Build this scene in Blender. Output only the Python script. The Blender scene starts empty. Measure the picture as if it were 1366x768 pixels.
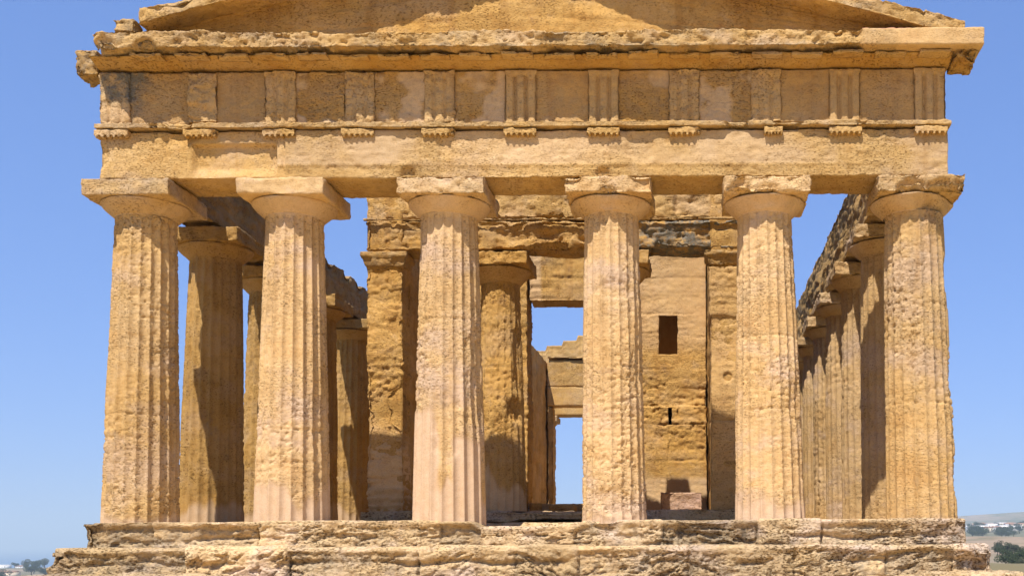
import bpy, math, random
import numpy as np
from mathutils import Vector

R = math.radians
sc = bpy.context.scene
COL = sc.collection

# ------------------------------------------------------------------ camera
CX, CY, CZ = 3.18, -21.0, -0.44
cam_d = bpy.data.cameras.new("camera")
cam = bpy.data.objects.new("camera", cam_d)
COL.objects.link(cam)
cam.location = (CX, CY, CZ)
cam.rotation_euler = (R(90), R(0.27), 0)
cam_d.sensor_width = 36
cam_d.lens = 1428 / 1366 * 36
cam_d.shift_x = (683 - 925) / 1366          # a rising / shifted view: the front stays parallel
cam_d.shift_y = (722 - 384) / 1366
cam_d.clip_start = 0.1
cam_d.clip_end = 80000
sc.camera = cam

# ------------------------------------------------------------------ light
SUN_EL, SUN_AZ = R(59.5), R(19)              # azimuth: left of the temple's front
sun_dir = Vector((-math.sin(SUN_AZ) * math.cos(SUN_EL), -math.cos(SUN_AZ) * math.cos(SUN_EL), math.sin(SUN_EL)))
sl = bpy.data.lights.new("sun", 'SUN')
sl.energy = 5.0
sl.angle = R(0.53)
sl.color = (1.0, 0.945, 0.90)
so = bpy.data.objects.new("sun", sl)
COL.objects.link(so)
so.location = (-20, -40, 60)
so.rotation_euler = (-sun_dir).to_track_quat('-Z', 'Y').to_euler()

w = bpy.data.worlds.new("World")
sc.world = w
w.use_nodes = True
nt = w.node_tree
bg = nt.nodes["Background"]
sky = nt.nodes.new("ShaderNodeTexSky")
sky.sky_type = 'NISHITA'
sky.sun_disc = False
sky.sun_elevation = SUN_EL
sky.sun_rotation = math.atan2(sun_dir.x, sun_dir.y) % (2 * math.pi)
sky.altitude = 100
sky.air_density = 1.0
sky.dust_density = 0.3
sky.ozone_density = 8.0
# a clear Mediterranean sky: even, rich blue down to the horizon
sg = nt.nodes.new("ShaderNodeGamma")
sg.inputs['Gamma'].default_value = 0.5
st = nt.nodes.new("ShaderNodeVectorMath")
st.operation = 'MULTIPLY'
st.inputs[1].default_value = (1.08, 1.56, 2.72)
nt.links.new(sky.outputs[0], sg.inputs['Color'])
nt.links.new(sg.outputs[0], st.inputs[0])
nt.links.new(st.outputs[0], bg.inputs[0])
bg.inputs[1].default_value = 0.092

sc.view_settings.view_transform = 'Standard'
sc.view_settings.look = 'None'
sc.view_settings.gamma = 1
sc.view_settings.use_curve_mapping = False
sc.view_settings.exposure = 0.64
sc.render.engine = 'CYCLES'
sc.cycles.max_bounces = 8
sc.cycles.diffuse_bounces = 3
sc.cycles.use_denoising = True

# ------------------------------------------------------------------ noise
_rng = np.random.default_rng(7)
TAB = (_rng.random((64, 64, 64)) * 2 - 1).astype(np.float32)


def vn(p):
    p0 = np.floor(p)
    f = p - p0
    f = f * f * (3 - 2 * f)
    i = p0.astype(np.int64) & 63
    j = (i + 1) & 63
    x, y, z = f[:, 0], f[:, 1], f[:, 2]
    c = lambda a, b, d: TAB[a, b, d]
    i0, i1, i2, j0, j1, j2 = i[:, 0], i[:, 1], i[:, 2], j[:, 0], j[:, 1], j[:, 2]
    a = c(i0, i1, i2) * (1 - x) + c(j0, i1, i2) * x
    b = c(i0, j1, i2) * (1 - x) + c(j0, j1, i2) * x
    d = c(i0, i1, j2) * (1 - x) + c(j0, i1, j2) * x
    e = c(i0, j1, j2) * (1 - x) + c(j0, j1, j2) * x
    return (a * (1 - y) + b * y) * (1 - z) + (d * (1 - y) + e * y) * z


def fbm(p, o=3, g=0.5):
    s = np.zeros(len(p))
    a, t = 1.0, 0.0
    for k in range(o):
        s += a * vn(p + 17.3 * k)
        t += a
        a *= g
        p = p * 2.03
    return s / t


def sstep(a, b, x):
    t = np.clip((x - a) / (b - a), 0, 1)
    return t * t * (3 - 2 * t)


# ------------------------------------------------------------------ objects
def tag(o, label=None, cat=None, group=None, kind=None):
    if label: o['label'] = label
    if cat: o['category'] = cat
    if group: o['group'] = group
    if kind: o['kind'] = kind
    return o


def empty(name, loc):
    o = bpy.data.objects.new(name, None)
    o.location = loc
    o.empty_display_size = 0.3
    COL.objects.link(o)
    return o


def mesh_obj(name, V, F, mat, parent=None, smooth=True, attrs=None, origin=None):
    V = np.asarray(V, dtype=np.float32)
    off = np.zeros(3)
    if origin is not None:
        off = np.array(origin, dtype=float)
    elif parent is not None:
        q = parent
        while q is not None:
            off = off + np.array(q.location)
            q = q.parent
    me = bpy.data.meshes.new(name)
    F = np.asarray(F, dtype=np.int32)
    n, k = F.shape
    me.vertices.add(len(V))
    me.vertices.foreach_set("co", (V - off).astype(np.float32).ravel())
    me.loops.add(n * k)
    me.loops.foreach_set("vertex_index", F.ravel())
    me.polygons.add(n)
    me.polygons.foreach_set("loop_start", np.arange(0, n * k, k, dtype=np.int32))
    if smooth:
        me.polygons.foreach_set("use_smooth", np.ones(n, dtype=bool))
    me.update(calc_edges=True)
    for nm, a in (attrs or {}).items():
        at = me.attributes.new(nm, 'FLOAT', 'POINT')
        at.data.foreach_set("value", np.asarray(np.broadcast_to(a, (len(V),)), dtype=np.float32).copy())
    me.materials.append(mat)
    o = bpy.data.objects.new(name, me)
    COL.objects.link(o)
    if parent is not None:
        o.parent = parent
    elif origin is not None:
        o.location = origin
    return o


# ------------------------------------------------------------------ materials
def N(t, typ, **kw):
    n = t.nodes.new(typ)
    for k, v in kw.items():
        if k.startswith('i_'):
            key = k[2:]
            n.inputs[int(key) if key.isdigit() else key.replace('_', ' ')].default_value = v
        else:
            setattr(n, k, v)
    return n


def mixc(t, fac, a, b, mode='MIX'):
    m = t.nodes.new("ShaderNodeMix")
    m.data_type = 'RGBA'
    m.blend_type = mode
    for s, v in ((m.inputs[0], fac), (m.inputs[6], a), (m.inputs[7], b)):
        if isinstance(v, bpy.types.NodeSocket):
            t.links.new(v, s)
        elif isinstance(v, (int, float)):
            s.default_value = v
        else:
            s.default_value = (*v, 1) if len(v) == 3 else v
    return m.outputs[2]


def ramp(t, v, lo, hi, a=0.0, b=1.0):
    m = N(t, "ShaderNodeMapRange", clamp=True)
    m.inputs[1].default_value = lo
    m.inputs[2].default_value = hi
    m.inputs[3].default_value = a
    m.inputs[4].default_value = b
    t.links.new(v, m.inputs[0])
    return m.outputs[0]


def math_(t, op, a, b=None):
    m = N(t, "ShaderNodeMath", operation=op)
    for s, v in ((m.inputs[0], a), (m.inputs[1], b)):
        if v is None: continue
        if isinstance(v, bpy.types.NodeSocket): t.links.new(v, s)
        else: s.default_value = v
    return m.outputs[0]


def noise(t, vec, scale, detail=4, rough=0.55, stretch=None):
    if stretch:
        mp = N(t, "ShaderNodeMapping")
        mp.inputs['Scale'].default_value = stretch
        t.links.new(vec, mp.inputs[0])
        vec = mp.outputs[0]
    n = N(t, "ShaderNodeTexNoise")
    n.inputs['Scale'].default_value = scale
    n.inputs['Detail'].default_value = detail
    n.inputs['Roughness'].default_value = rough
    t.links.new(vec, n.inputs['Vector'])
    return n.outputs[0]


def stone(name, c_a, c_b, c_stain, pale, bump=0.75, pore=0.7, grey=(0.20, 0.18, 0.14), pore_scale=22, pore_hi=0.43):
    m = bpy.data.materials.new(name)
    m.use_nodes = True
    t = m.node_tree
    bs = t.nodes["Principled BSDF"]
    bs.inputs['Roughness'].default_value = 0.93
    bs.inputs['Specular IOR Level'].default_value = 0.12
    g = N(t, "ShaderNodeNewGeometry").outputs['Position']
    at = lambda nm: N(t, "ShaderNodeAttribute", attribute_name=nm).outputs['Fac']
    tone, pal, drk = at('tone'), at('pale'), at('dark')
    big = noise(t, g, 0.55, 4, 0.6)
    mid = noise(t, g, 2.6, 5, 0.65)
    bed = noise(t, g, 1.6, 5, 0.6, (1, 1, 7))
    fine = noise(t, g, 34, 4, 0.7)
    por = noise(t, g, pore_scale, 3, 0.6, (1, 1, 2.0))
    bed2 = noise(t, g, 9, 4, 0.7, (1, 1, 2.6))
    c = mixc(t, ramp(t, big, 0.36, 0.64), c_a, c_b)
    c = mixc(t, ramp(t, mid, 0.50, 0.72, 0, 0.6), c, c_stain)
    c = mixc(t, ramp(t, bed, 0.40, 0.66, 0, 0.35), c, (c_a[0] * 1.15, c_a[1] * 1.16, c_a[2] * 1.2))
    c = mixc(t, ramp(t, mid, 0.28, 0.42, 0.3, 0), c, pale)
    drift = noise(t, g, 0.75, 5, 0.65, (1, 1, 1.6))
    c = mixc(t, ramp(t, drift, 0.50, 0.66, 0, 0.55), c, (c_b[0] * 0.90, c_b[1] * 0.97, c_b[2] * 1.45))
    c = mixc(t, ramp(t, drift, 0.44, 0.32, 0, 0.5), c, (c_a[0] * 0.95, c_a[1] * 0.84, c_a[2] * 0.72))
    reg = noise(t, g, 0.85, 4, 0.6)
    rough_m = ramp(t, reg, 0.40, 0.58)
    stk = noise(t, g, 1.0, 5, 0.6, (3.2, 3.2, 0.28))
    c = mixc(t, ramp(t, stk, 0.54, 0.70, 0, 0.45), c, (c_stain[0] * .80, c_stain[1] * .78, c_stain[2] * .80))
    c = mixc(t, ramp(t, noise(t, g, 1.3, 5, 0.7), 0.60, 0.72, 0, 0.35), c, grey)
    # plastered or re-cut stone, in patches set on the mesh
    pm = math_(t, 'MULTIPLY', pal, ramp(t, mid, 0.25, 0.5, 0.75, 1.0))
    pc = mixc(t, ramp(t, noise(t, g, 5, 4), 0.35, 0.7), pale, (pale[0] * .92, pale[1] * .87, pale[2] * .80))
    c = mixc(t, pm, c, pc)
    # grey lichen
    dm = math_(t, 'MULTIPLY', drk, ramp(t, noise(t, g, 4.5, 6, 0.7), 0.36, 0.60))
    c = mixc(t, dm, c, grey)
    spk = ramp(t, noise(t, g, 9, 5, 0.75), 0.60, 0.72, 0, 0.45)
    c = mixc(t, spk, c, (c_stain[0] * .62, c_stain[1] * .60, c_stain[2] * .58))
    # pores: bump gives the holes shadow, dark colour adds to it
    pmask = ramp(t, por, pore_hi - 0.07, pore_hi, 1, 0)
    ipal = math_(t, 'MULTIPLY', math_(t, 'SUBTRACT', 1.0, math_(t, 'MULTIPLY', pal, 0.8)), ramp(t, rough_m, 0, 1, 0.35, 1.0))
    pmask = math_(t, 'MULTIPLY', pmask, ipal)
    c = mixc(t, math_(t, 'MULTIPLY', pmask, pore), c, (c_stain[0] * .45, c_stain[1] * .42, c_stain[2] * .40))
    tn = ramp(t, tone, -1.5, 1.5, 0.56, 1.20)
    vm = N(t, "ShaderNodeVectorMath", operation='SCALE')
    t.links.new(c, vm.inputs[0])
    t.links.new(tn, vm.inputs['Scale'])
    gr = ramp(t, fine, 0.25, 0.75, 0.88, 1.12)
    vm2 = N(t, "ShaderNodeVectorMath", operation='SCALE')
    t.links.new(vm.outputs[0], vm2.inputs[0])
    t.links.new(gr, vm2.inputs['Scale'])
    t.links.new(vm2.outputs[0], bs.inputs['Base Color'])
    h = math_(t, 'ADD', math_(t, 'MULTIPLY', bed2, 0.7), math_(t, 'MULTIPLY', fine, 0.5))
    h = math_(t, 'ADD', h, math_(t, 'MULTIPLY', mid, 0.5))
    h = math_(t, 'SUBTRACT', h, math_(t, 'MULTIPLY', pmask, 0.7))
    h = math_(t, 'MULTIPLY', h, ipal)
    b = N(t, "ShaderNodeBump")
    b.inputs['Strength'].default_value = bump
    b.inputs['Distance'].default_value = 0.045
    t.links.new(h, b.inputs['Height'])
    t.links.new(b.outputs[0], bs.inputs['Normal'])
    return m


BUFF = stone("buff_calcarenite", (0.540, 0.329, 0.110), (0.600, 0.392, 0.163), (0.430, 0.223, 0.053), (0.630, 0.450, 0.260))
SHAFT = stone("column_calcarenite", (0.570, 0.366, 0.153), (0.630, 0.431, 0.219), (0.460, 0.263, 0.087), (0.600, 0.426, 0.270), bump=0.75)
GOLD = stone("golden_calcarenite", (0.550, 0.344, 0.128), (0.600, 0.407, 0.194), (0.440, 0.247, 0.076), (0.640, 0.455, 0.275), bump=0.8)
BROWN_SHADE = stone("brown_shade_calcarenite", (0.430, 0.247, 0.066), (0.510, 0.315, 0.112), (0.300, 0.150, 0.031), (0.580, 0.397, 0.224))  # brown weathered stone, darkened further in colour to deepen the flank shade
OCHRE_SHADE = stone("ochre_shade_calcarenite", (0.500, 0.281, 0.073), (0.570, 0.348, 0.117), (0.370, 0.169, 0.035), (0.660, 0.460, 0.255))  # ochre stone, saturated further to put orange shade into metopes and soffit
STEP = stone("worn_step_stone", (0.570, 0.392, 0.184), (0.630, 0.460, 0.260), (0.430, 0.252, 0.097), (0.680, 0.513, 0.347), bump=1.0, pore=0.9, pore_scale=18, pore_hi=0.46)


def flat_mat(name, c, rough=0.9, var=0.0, scale=0.05, c2=None):
    m = bpy.data.materials.new(name)
    m.use_nodes = True
    t = m.node_tree
    bs = t.nodes["Principled BSDF"]
    bs.inputs['Roughness'].default_value = rough
    bs.inputs['Specular IOR Level'].default_value = 0.15
    g = N(t, "ShaderNodeNewGeometry").outputs['Position']
    n = noise(t, g, scale, 5, 0.6)
    c2 = c2 or tuple(x * (1 - var) for x in c)
    t.links.new(mixc(t, ramp(t, n, 0.35, 0.65), c, c2), bs.inputs['Base Color'])
    return m


# ------------------------------------------------------------------ stone boxes
def axis(a, b, res, extra=()):
    n = max(1, int(math.ceil((b - a) / res)))
    v = np.linspace(a, b, n + 1)
    if len(extra):
        e = np.array([x for x in extra if a + 1e-3 < x < b - 1e-3])
        if len(e):
            v = v[np.min(np.abs(v[:, None] - e[None, :]), axis=1) > res * 0.3]
            v = np.unique(np.concatenate([[a, b], v, e]))
    return v


def lattice(ax, ay, az):
    nx, ny, nz = len(ax), len(ay), len(az)
    key = lambda i, j, k: (i * ny + j) * nz + k
    Fs = []

    def face(fi, na, nb, flip):
        a, b = np.meshgrid(np.arange(na - 1), np.arange(nb - 1), indexing='ij')
        a, b = a.ravel(), b.ravel()
        q = [fi(a, b), fi(a + 1, b), fi(a + 1, b + 1), fi(a, b + 1)]
        Fs.append(np.stack(q[::-1] if flip else q, axis=1))
    face(lambda a, b: key(a, 0 * a, b), nx, nz, False)              # front  -y
    face(lambda a, b: key(a, 0 * a + ny - 1, b), nx, nz, True)
    face(lambda a, b: key(0 * a, a, b), ny, nz, True)               # -x
    face(lambda a, b: key(0 * a + nx - 1, a, b), ny, nz, False)
    face(lambda a, b: key(a, b, 0 * a), nx, ny, True)               # -z
    face(lambda a, b: key(a, b, 0 * a + nz - 1), nx, ny, False)
    F = np.concatenate(Fs)
    u, inv = np.unique(F.ravel(), return_inverse=True)
    F = inv.reshape(F.shape)
    k = u % nz
    j = (u // nz) % ny
    i = u // (nz * ny)
    return np.stack([ax[i], ay[j], az[k]], axis=1), F


class Courses:
    """ashlar courses: joint distance, block id and block offset for points on a face"""
    def __init__(self, zs, cuts, seed=0, off=0.012):
        self.zs, self.cuts, self.seed, self.off = zs, cuts, seed, off

    def __call__(self, u, z):
        d = np.full(len(u), 9.0)
        bid = np.zeros(len(u), dtype=int)
        zs = self.zs
        ci = np.clip(np.searchsorted(zs, z) - 1, 0, len(zs) - 2)
        for zz in zs[1:-1]:
            d = np.minimum(d, np.abs(z - zz))
        for c in range(len(zs) - 1):
            m = ci == c
            if not m.any(): continue
            cu = np.asarray(self.cuts[c % len(self.cuts)], dtype=float)
            if len(cu):
                d[m] = np.minimum(d[m], np.min(np.abs(u[m][:, None] - cu[None, :]), axis=1))
                bid[m] = c * 97 + np.searchsorted(cu, u[m])
            else:
                bid[m] = c * 97
        rs = np.random.default_rng(self.seed).random(20000) * 2 - 1
        return d, rs[bid % 20000], rs[(bid * 7 + 31) % 20000]


def regular(z0, z1, n, u0, u1, L, seed, jit=0.25, off=0.012):
    r = random.Random(seed)
    zs = [z0 + (z1 - z0) * k / n for k in range(n + 1)]
    cuts = []
    for k in range(n):
        c, u = [], u0 + L * (0.5 if k % 2 else 1.0)
        while u < u1 - 0.2 * L:
            c.append(u + r.uniform(-jit, jit) * L)
            u += L
        cuts.append(c)
    return Courses(zs, cuts, seed, off)


def stone_box(name, b, mat, parent=None, res=0.05, edge=0.03, big=0.02, mid=0.012, fine=0.006, bed=0.0, pit=0.0, rough=0.014,
              courses=None, joint=0.02, jw=0.014, bites=(), niches=(), warp=None, tone=0.0, pale=None, dark=0.0,
              smooth=True, seed=0, streak=None, shape=None, origin=None, tvar=0.5, keep=None, topkeep=False):
    x0, x1, y0, y1, z0, z1 = b
    rx, ry, rz = res if isinstance(res, (tuple, list)) else (res, res, res)
    ex, ez = [], []
    for (nx0, nx1, nz0, nz1, dep) in niches:
        ex += [nx0 - 0.004, nx0 + 0.004, nx1 - 0.004, nx1 + 0.004]
        ez += [nz0 - 0.004, nz0 + 0.004, nz1 - 0.004, nz1 + 0.004]
    P, F = lattice(axis(x0, x1, rx, ex), axis(y0, y1, ry), axis(z0, z1, rz, ez))
    c = np.array([(x0 + x1) / 2, (y0 + y1) / 2, (z0 + z1) / 2])
    h = np.array([(x1 - x0) / 2, (y1 - y0) / 2, (z1 - z0) / 2])
    sd = seed * 13.7
    L = P - c
    er = edge * (0.35 + 1.5 * np.clip(0.5 + 0.9 * fbm(P * 1.7 + sd, 3), 0, 1.2))
    er = np.minimum(er, h.min() * 0.8)[:, None]
    q = np.clip(L, -(h - er), (h - er))
    d = L - q
    ln = np.maximum(np.linalg.norm(d, axis=1, keepdims=True), 1e-9)
    nrm = d / ln
    Q = c + q + er * nrm
    disp = np.zeros(len(P))
    if big: disp -= big * (0.5 + fbm(P * 1.1 + sd + 5, 2))
    if mid: disp -= mid * (0.75 * sstep(-0.10, 0.10, fbm(P * np.array([3.6, 3.6, 6.5]) + sd + 9, 3)) + 0.5 * np.abs(fbm(P * 8 + sd, 2)))
    if fine: disp -= fine * fbm(P * 17 + sd, 2) * 1.4
    if rough:
        rm = np.clip(0.45 + 1.3 * fbm(P * 0.8 + sd + 60, 2), 0.1, 1.1)
        disp -= rough * rm * (0.6 * sstep(0.06, 0.20, fbm(P * np.array([8, 8, 13.0]) + sd, 2)) + 0.6 * sstep(0.10, 0.24, fbm(P * np.array([14, 14, 22.0]) + sd + 7, 2)))
    if bed:
        bp = P * np.array([1.1, 1.1, 11.0])
        bm = np.clip(0.4 + 1.2 * fbm(P * 0.9 + sd + 40, 2), 0, 1)
        disp -= bed * bm * sstep(-0.06, 0.12, fbm(bp + sd, 3))
    if pit:
        pn = fbm(P * np.array([6.0, 6.0, 9.0]) + sd + 70, 2)
        disp -= pit * sstep(0.20, 0.36, pn) * np.clip(0.5 + fbm(P * 1.3 + sd, 2) * 1.5, 0, 1)
    tv = np.full(len(P), float(tone))
    if courses is not None:
        u = np.where(np.abs(nrm[:, 0]) > 0.75, P[:, 1], P[:, 0])
        wob = 0.012 * vn(P * 3.0 + sd)
        jd, r1, r2 = courses(u + wob, P[:, 2] + 0.5 * wob)
        disp += courses.off * r1
        jm = np.clip(0.55 + fbm(P * 2.2 + sd + 3, 2), 0.1, 1.3)
        disp -= joint * jm * np.exp(-(jd / jw) ** 2)
        tv = tv + tvar * r2
        if streak:
            ang = streak * np.where(r2 > -0.3, 1, -1) * (0.6 + 0.4 * np.abs(r1))
            uu = u * np.cos(ang) + P[:, 2] * np.sin(ang)
            vv = -u * np.sin(ang) + P[:, 2] * np.cos(ang)
            vv = vv + 0.03 * vn(P * 5 + sd)
            sp = np.stack([uu * 4.5, P[:, 1] * 4.5, vv * 16.0], axis=1)
            sn = fbm(sp + sd, 3)
            fm = np.abs(nrm[:, 2]) < 0.6
            disp -= np.where(fm, 0.055 * sstep(0.06, 0.18, sn) * np.clip(0.45 + 2.0 * fbm(P * 1.6 + sd + 8, 3), 0.0, 1.2), 0.0)
    if topkeep:
        um = np.clip(0.25 + 2.2 * fbm(P * np.array([1.3, 1.3, 0.5]) + sd + 90, 3), 0, 1)
        uz = z1 - 0.33 + 0.10 * fbm(P * np.array([1.2, 1.2, 0]) + sd + 95, 3)
        disp -= 0.10 * um * np.exp(-((P[:, 2] - uz) / 0.05) ** 2)
        disp *= 0.30 + 0.70 * sstep(z1 - 0.07, z1 - 0.20, P[:, 2])
    for (bx, by, bz, br, bd) in bites:
        rr = np.linalg.norm((P - np.array([bx, by, bz])) * np.array([1, 1, 1]), axis=1) / br
        rr = rr * (1 + 0.45 * fbm(P * 3.5 + sd + 11, 3))
        disp -= bd * sstep(1.0, 0.55, rr)
    if keep is not None:
        disp *= keep(P)
    Q = Q + nrm * disp[:, None]
    for (nx0, nx1, nz0, nz1, dep) in niches:
        m = (P[:, 0] > nx0) & (P[:, 0] < nx1) & (P[:, 2] > nz0) & (P[:, 2] < nz1) & (nrm[:, 1] < -0.7)
        Q[m, 1] += dep
        mx_ = (nx0 + nx1) / 2
        Q[m, 0] = mx_ + (Q[m, 0] - mx_) * 2.1
        Q[m, 2] = nz1 + 1.5 + (Q[m, 2] - nz1) * 5.3
        e_ = (P[:, 0] > nx0 - 0.16) & (P[:, 0] < nx1 + 0.16) & (P[:, 2] > nz0 - 0.16) & (P[:, 2] < nz1 + 0.16) & ~m
        Q[e_, 0] += 0.030 * fbm(P[e_] * 6 + 3.3, 2)
        Q[e_, 2] += 0.030 * fbm(P[e_] * 6 + 8.8, 2)
    if shape is not None:
        Q = shape(P, Q, nrm)
    if warp is not None:
        Q = warp(Q)
    dk = dark(P, nrm) if callable(dark) else dark
    if topkeep:
        dk = np.clip(dk + 0.45 * sstep(0.045, 0.09, -disp), 0, 1)
    pv = pale(P, nrm) if callable(pale) else (pale or 0.0)
    return mesh_obj(name, Q, F, mat, parent, smooth, {'tone': tv, 'pale': pv, 'dark': dk}, origin)


def top_lichen(P, n, k=0.8):
    return k * np.clip(0.25 + n[:, 2] * 0.6 + 0.8 * fbm(P * 0.7, 2), 0, 1)


# ------------------------------------------------------------------ columns
LEAN = -0.018 / 5.7


def column(X, Y, z0, z1, r0, r1, parent, spf=8, dz=0.033, seed=0, pale_h=0.4, ero=1.0, tone=0.0, aba=0.85, ztop=6.48,
           mat=None, drums=(1.9, 3.7), bites=(), pale_side=None, cap_bites=(), aba_bites=(), cap_pale=0.75, aer=1.0, ent=0.012, flute=0.058):
    mat = mat or SHAFT
    nf, n = 20, 20 * spf
    zz = np.arange(0, 1.0001, 1.0 / max(2, int((z1 - z0) / dz))) * (z1 - z0) + z0
    th = np.arange(n) / n * 2 * math.pi
    ZZ, TH = np.meshgrid(zz, th, indexing='ij')
    zf, tf = ZZ.ravel(), TH.ravel()
    k = (zf - z0) / (z1 - z0)
    rad = r0 + (r1 - r0) * k + ent * np.sin(math.pi * k)
    cs, sn = np.cos(tf), np.sin(tf)
    P = np.stack([X + rad * cs, Y + rad * sn, zf], axis=1)
    sd = seed * 9.1
    pl = sstep(0.10, -0.12, zf - z0 - pale_h * (0.75 + 0.9 * fbm(np.stack([tf * 0 + cs * 1.5, sn * 1.5, zf * 0.25], 1) + sd, 3)))
    if pale_side is not None:
        for (ta, tw, za, zb) in pale_side:
            dt = np.abs((tf - ta + math.pi) % (2 * math.pi) - math.pi)
            edge = 0.25 * fbm(P * 1.8 + sd + 2, 3)
            pl = np.maximum(pl, sstep(0.12, -0.05, dt - tw + edge) * sstep(0.12, -0.05, zf - zb + edge) * sstep(-0.12, 0.05, zf - za))
    E = np.clip(0.55 + 1.5 * fbm(P * np.array([0.9, 0.9, 0.6]) + sd, 3), 0.08, 1.1) * (1 - pl) * ero
    t = ((tf / (2 * math.pi) * nf) % 1.0) - 0.5
    A = flute * (rad / 0.65) * (1 - 0.22 * E) * (1 - 0.9 * sstep(z1 - 0.10, z1, zf))
    disp = -A * (1 - (2 * np.abs(t)) ** 2.2)
    arr = np.clip(np.abs(t) * 2 - 0.55, 0, 1) / 0.45
    an = fbm(np.stack([cs * 5, sn * 5, zf * 9], 1) + sd + 4, 3)
    disp -= 0.024 * E * arr * sstep(0.05, 0.22, an)
    disp -= E * 0.006 * sstep(-0.1, 0.3, fbm(P * np.array([9, 9, 15]) + sd, 3))
    bp = np.stack([P[:, 0] * 2.0, P[:, 1] * 2.0, zf * 15], 1)
    disp -= E * 0.006 * sstep(-0.15, 0.25, fbm(bp + sd, 3))
    pn = fbm(P * np.array([11, 11, 19.0]) + sd + 31, 2)
    disp -= 0.022 * E * sstep(0.24, 0.33, pn)
    disp -= 0.0025 * fbm(P * 16 + sd, 2)
    disp += 0.014 * (1 - pl) * (fbm(P * 0.8 + sd + 50, 2) - 0.1)
    for dj in drums:
        disp -= 0.022 * np.exp(-((zf - dj - 0.012 * np.sin(tf * 3 + seed)) / 0.016) ** 2) * np.clip(0.5 + fbm(P * 1.4 + sd, 2) * 1.6, 0, 1)
    for (ta, bz, ba, bh, bd) in bites:
        dt = ((tf - ta + math.pi) % (2 * math.pi) - math.pi) * rad
        rr = np.sqrt((dt / ba) ** 2 + ((zf - bz) / bh) ** 2) * (1 + 0.5 * fbm(P * 3.5 + sd + 11, 3))
        disp -= bd * sstep(1.0, 0.5, rr)
    rad2 = rad + disp
    ax = X + LEAN * X * (zf - 0) if ztop > 6.4 else X + 0 * zf
    V = np.stack([ax + rad2 * cs, Y + rad2 * sn, zf], 1)
    nz = len(zz)
    i, j = np.meshgrid(np.arange(nz - 1), np.arange(n), indexing='ij')
    i, j = i.ravel(), j.ravel()
    j2 = (j + 1) % n
    F = np.stack([i * n + j, i * n + j2, (i + 1) * n + j2, (i + 1) * n + j], 1)
    di = np.searchsorted(np.array(drums), zf)
    rs = np.random.default_rng(seed + 100).random(8) * 2 - 1
    tv = tone + 0.18 * rs[di] + 0.15 * fbm(P * 0.6 + sd, 2)
    col = mesh_obj("column", V, F, mat, parent, spf < 9, {'tone': tv, 'pale': pl, 'dark': 0.0})
    # echinus
    zb, ht = z1 - 0.02, (ztop - 0.36) - z1 + 0.04
    prof = [(0.0, r1 + 0.0), (0.10, r1 + .012), (0.12, r1 + .03), (0.3, r1 + .085), (0.55, r1 + .165), (0.75, r1 + .222), (0.9, r1 + .252), (0.97, r1 + .256), (1.0, r1 + .23)]
    pz = np.interp(np.linspace(0, 1, 22), np.linspace(0, 1, len(prof)), [p[0] for p in prof])
    pr = np.interp(pz, [p[0] for p in prof], [p[1] for p in prof])
    m = 96 if spf >= 6 else 48
    th = np.arange(m) / m * 2 * math.pi
    ZZ, TH = np.meshgrid(zb + pz * ht, th, indexing='ij')
    RR = np.repeat(pr[:, None], m, 1)
    zf, tf, rf = ZZ.ravel(), TH.ravel(), RR.ravel()
    lx = X * (1 + LEAN * (z1 + 0.1)) if ztop > 6.4 else X
    P = np.stack([lx + rf * np.cos(tf), Y + rf * np.sin(tf), zf], 1)
    disp = -0.02 * np.abs(fbm(P * 4 + sd, 3)) * ero - 0.012 * ero * (0.5 + fbm(P * np.array([2, 2, 12]) + sd, 2))
    for (ta, bz, ba, bh, bd) in cap_bites:
        dt = ((tf - ta + math.pi) % (2 * math.pi) - math.pi) * rf
        rr = np.sqrt((dt / ba) ** 2 + ((zf - bz) / bh) ** 2) * (1 + 0.5 * fbm(P * 3.5 + sd + 11, 3))
        disp -= bd * sstep(1.0, 0.5, rr)
    rf = rf + disp
    V = np.stack([lx + rf * np.cos(tf), Y + rf * np.sin(tf), zf], 1)
    nz = len(pz)
    i, j = np.meshgrid(np.arange(nz - 1), np.arange(m), indexing='ij')
    i, j = i.ravel(), j.ravel()
    j2 = (j + 1) % m
    F = np.stack([i * m + j, i * m + j2, (i + 1) * m + j2, (i + 1) * m + j], 1)
    pv = cap_pale * np.clip(0.6 + fbm(P * 1.5 + sd, 2), 0, 1)
    mesh_obj("echinus", V, F, mat, col, True, {'tone': tone + 0.0 * rf, 'pale': pv, 'dark': 0.0})
    stone_box("abacus", (lx - aba, lx + aba, Y - aba, Y + aba, ztop - 0.36, ztop - 0.002), mat, col, res=0.04 if spf >= 6 else 0.08,
              edge=0.05, big=0.02, mid=0.014 * aer, bed=0.012 * aer, pit=0.015 * aer, rough=0.014 * aer, seed=seed + 3, tone=tone + 0.1, bites=aba_bites,
              dark=lambda P, n: top_lichen(P, n, 0.5))
    return col


# ================================================================== TEMPLE
BASE = (0, 19, -2.1)
temple = empty("doric_temple", BASE)
tag(temple, "ruined ochre limestone Doric temple with six fluted columns across its front", "temple")

# ---- stepped platform
wornf = lambda x: sstep(-1.05, -0.8, x) * sstep(1.15, 0.9, x)


def step1_shape(P, Q, n):
    lower = 0.11 * wornf(P[:, 0]) * (P[:, 1] < 1.5)
    Q[:, 2] -= lower * (P[:, 2] > -0.2)
    return Q


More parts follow.
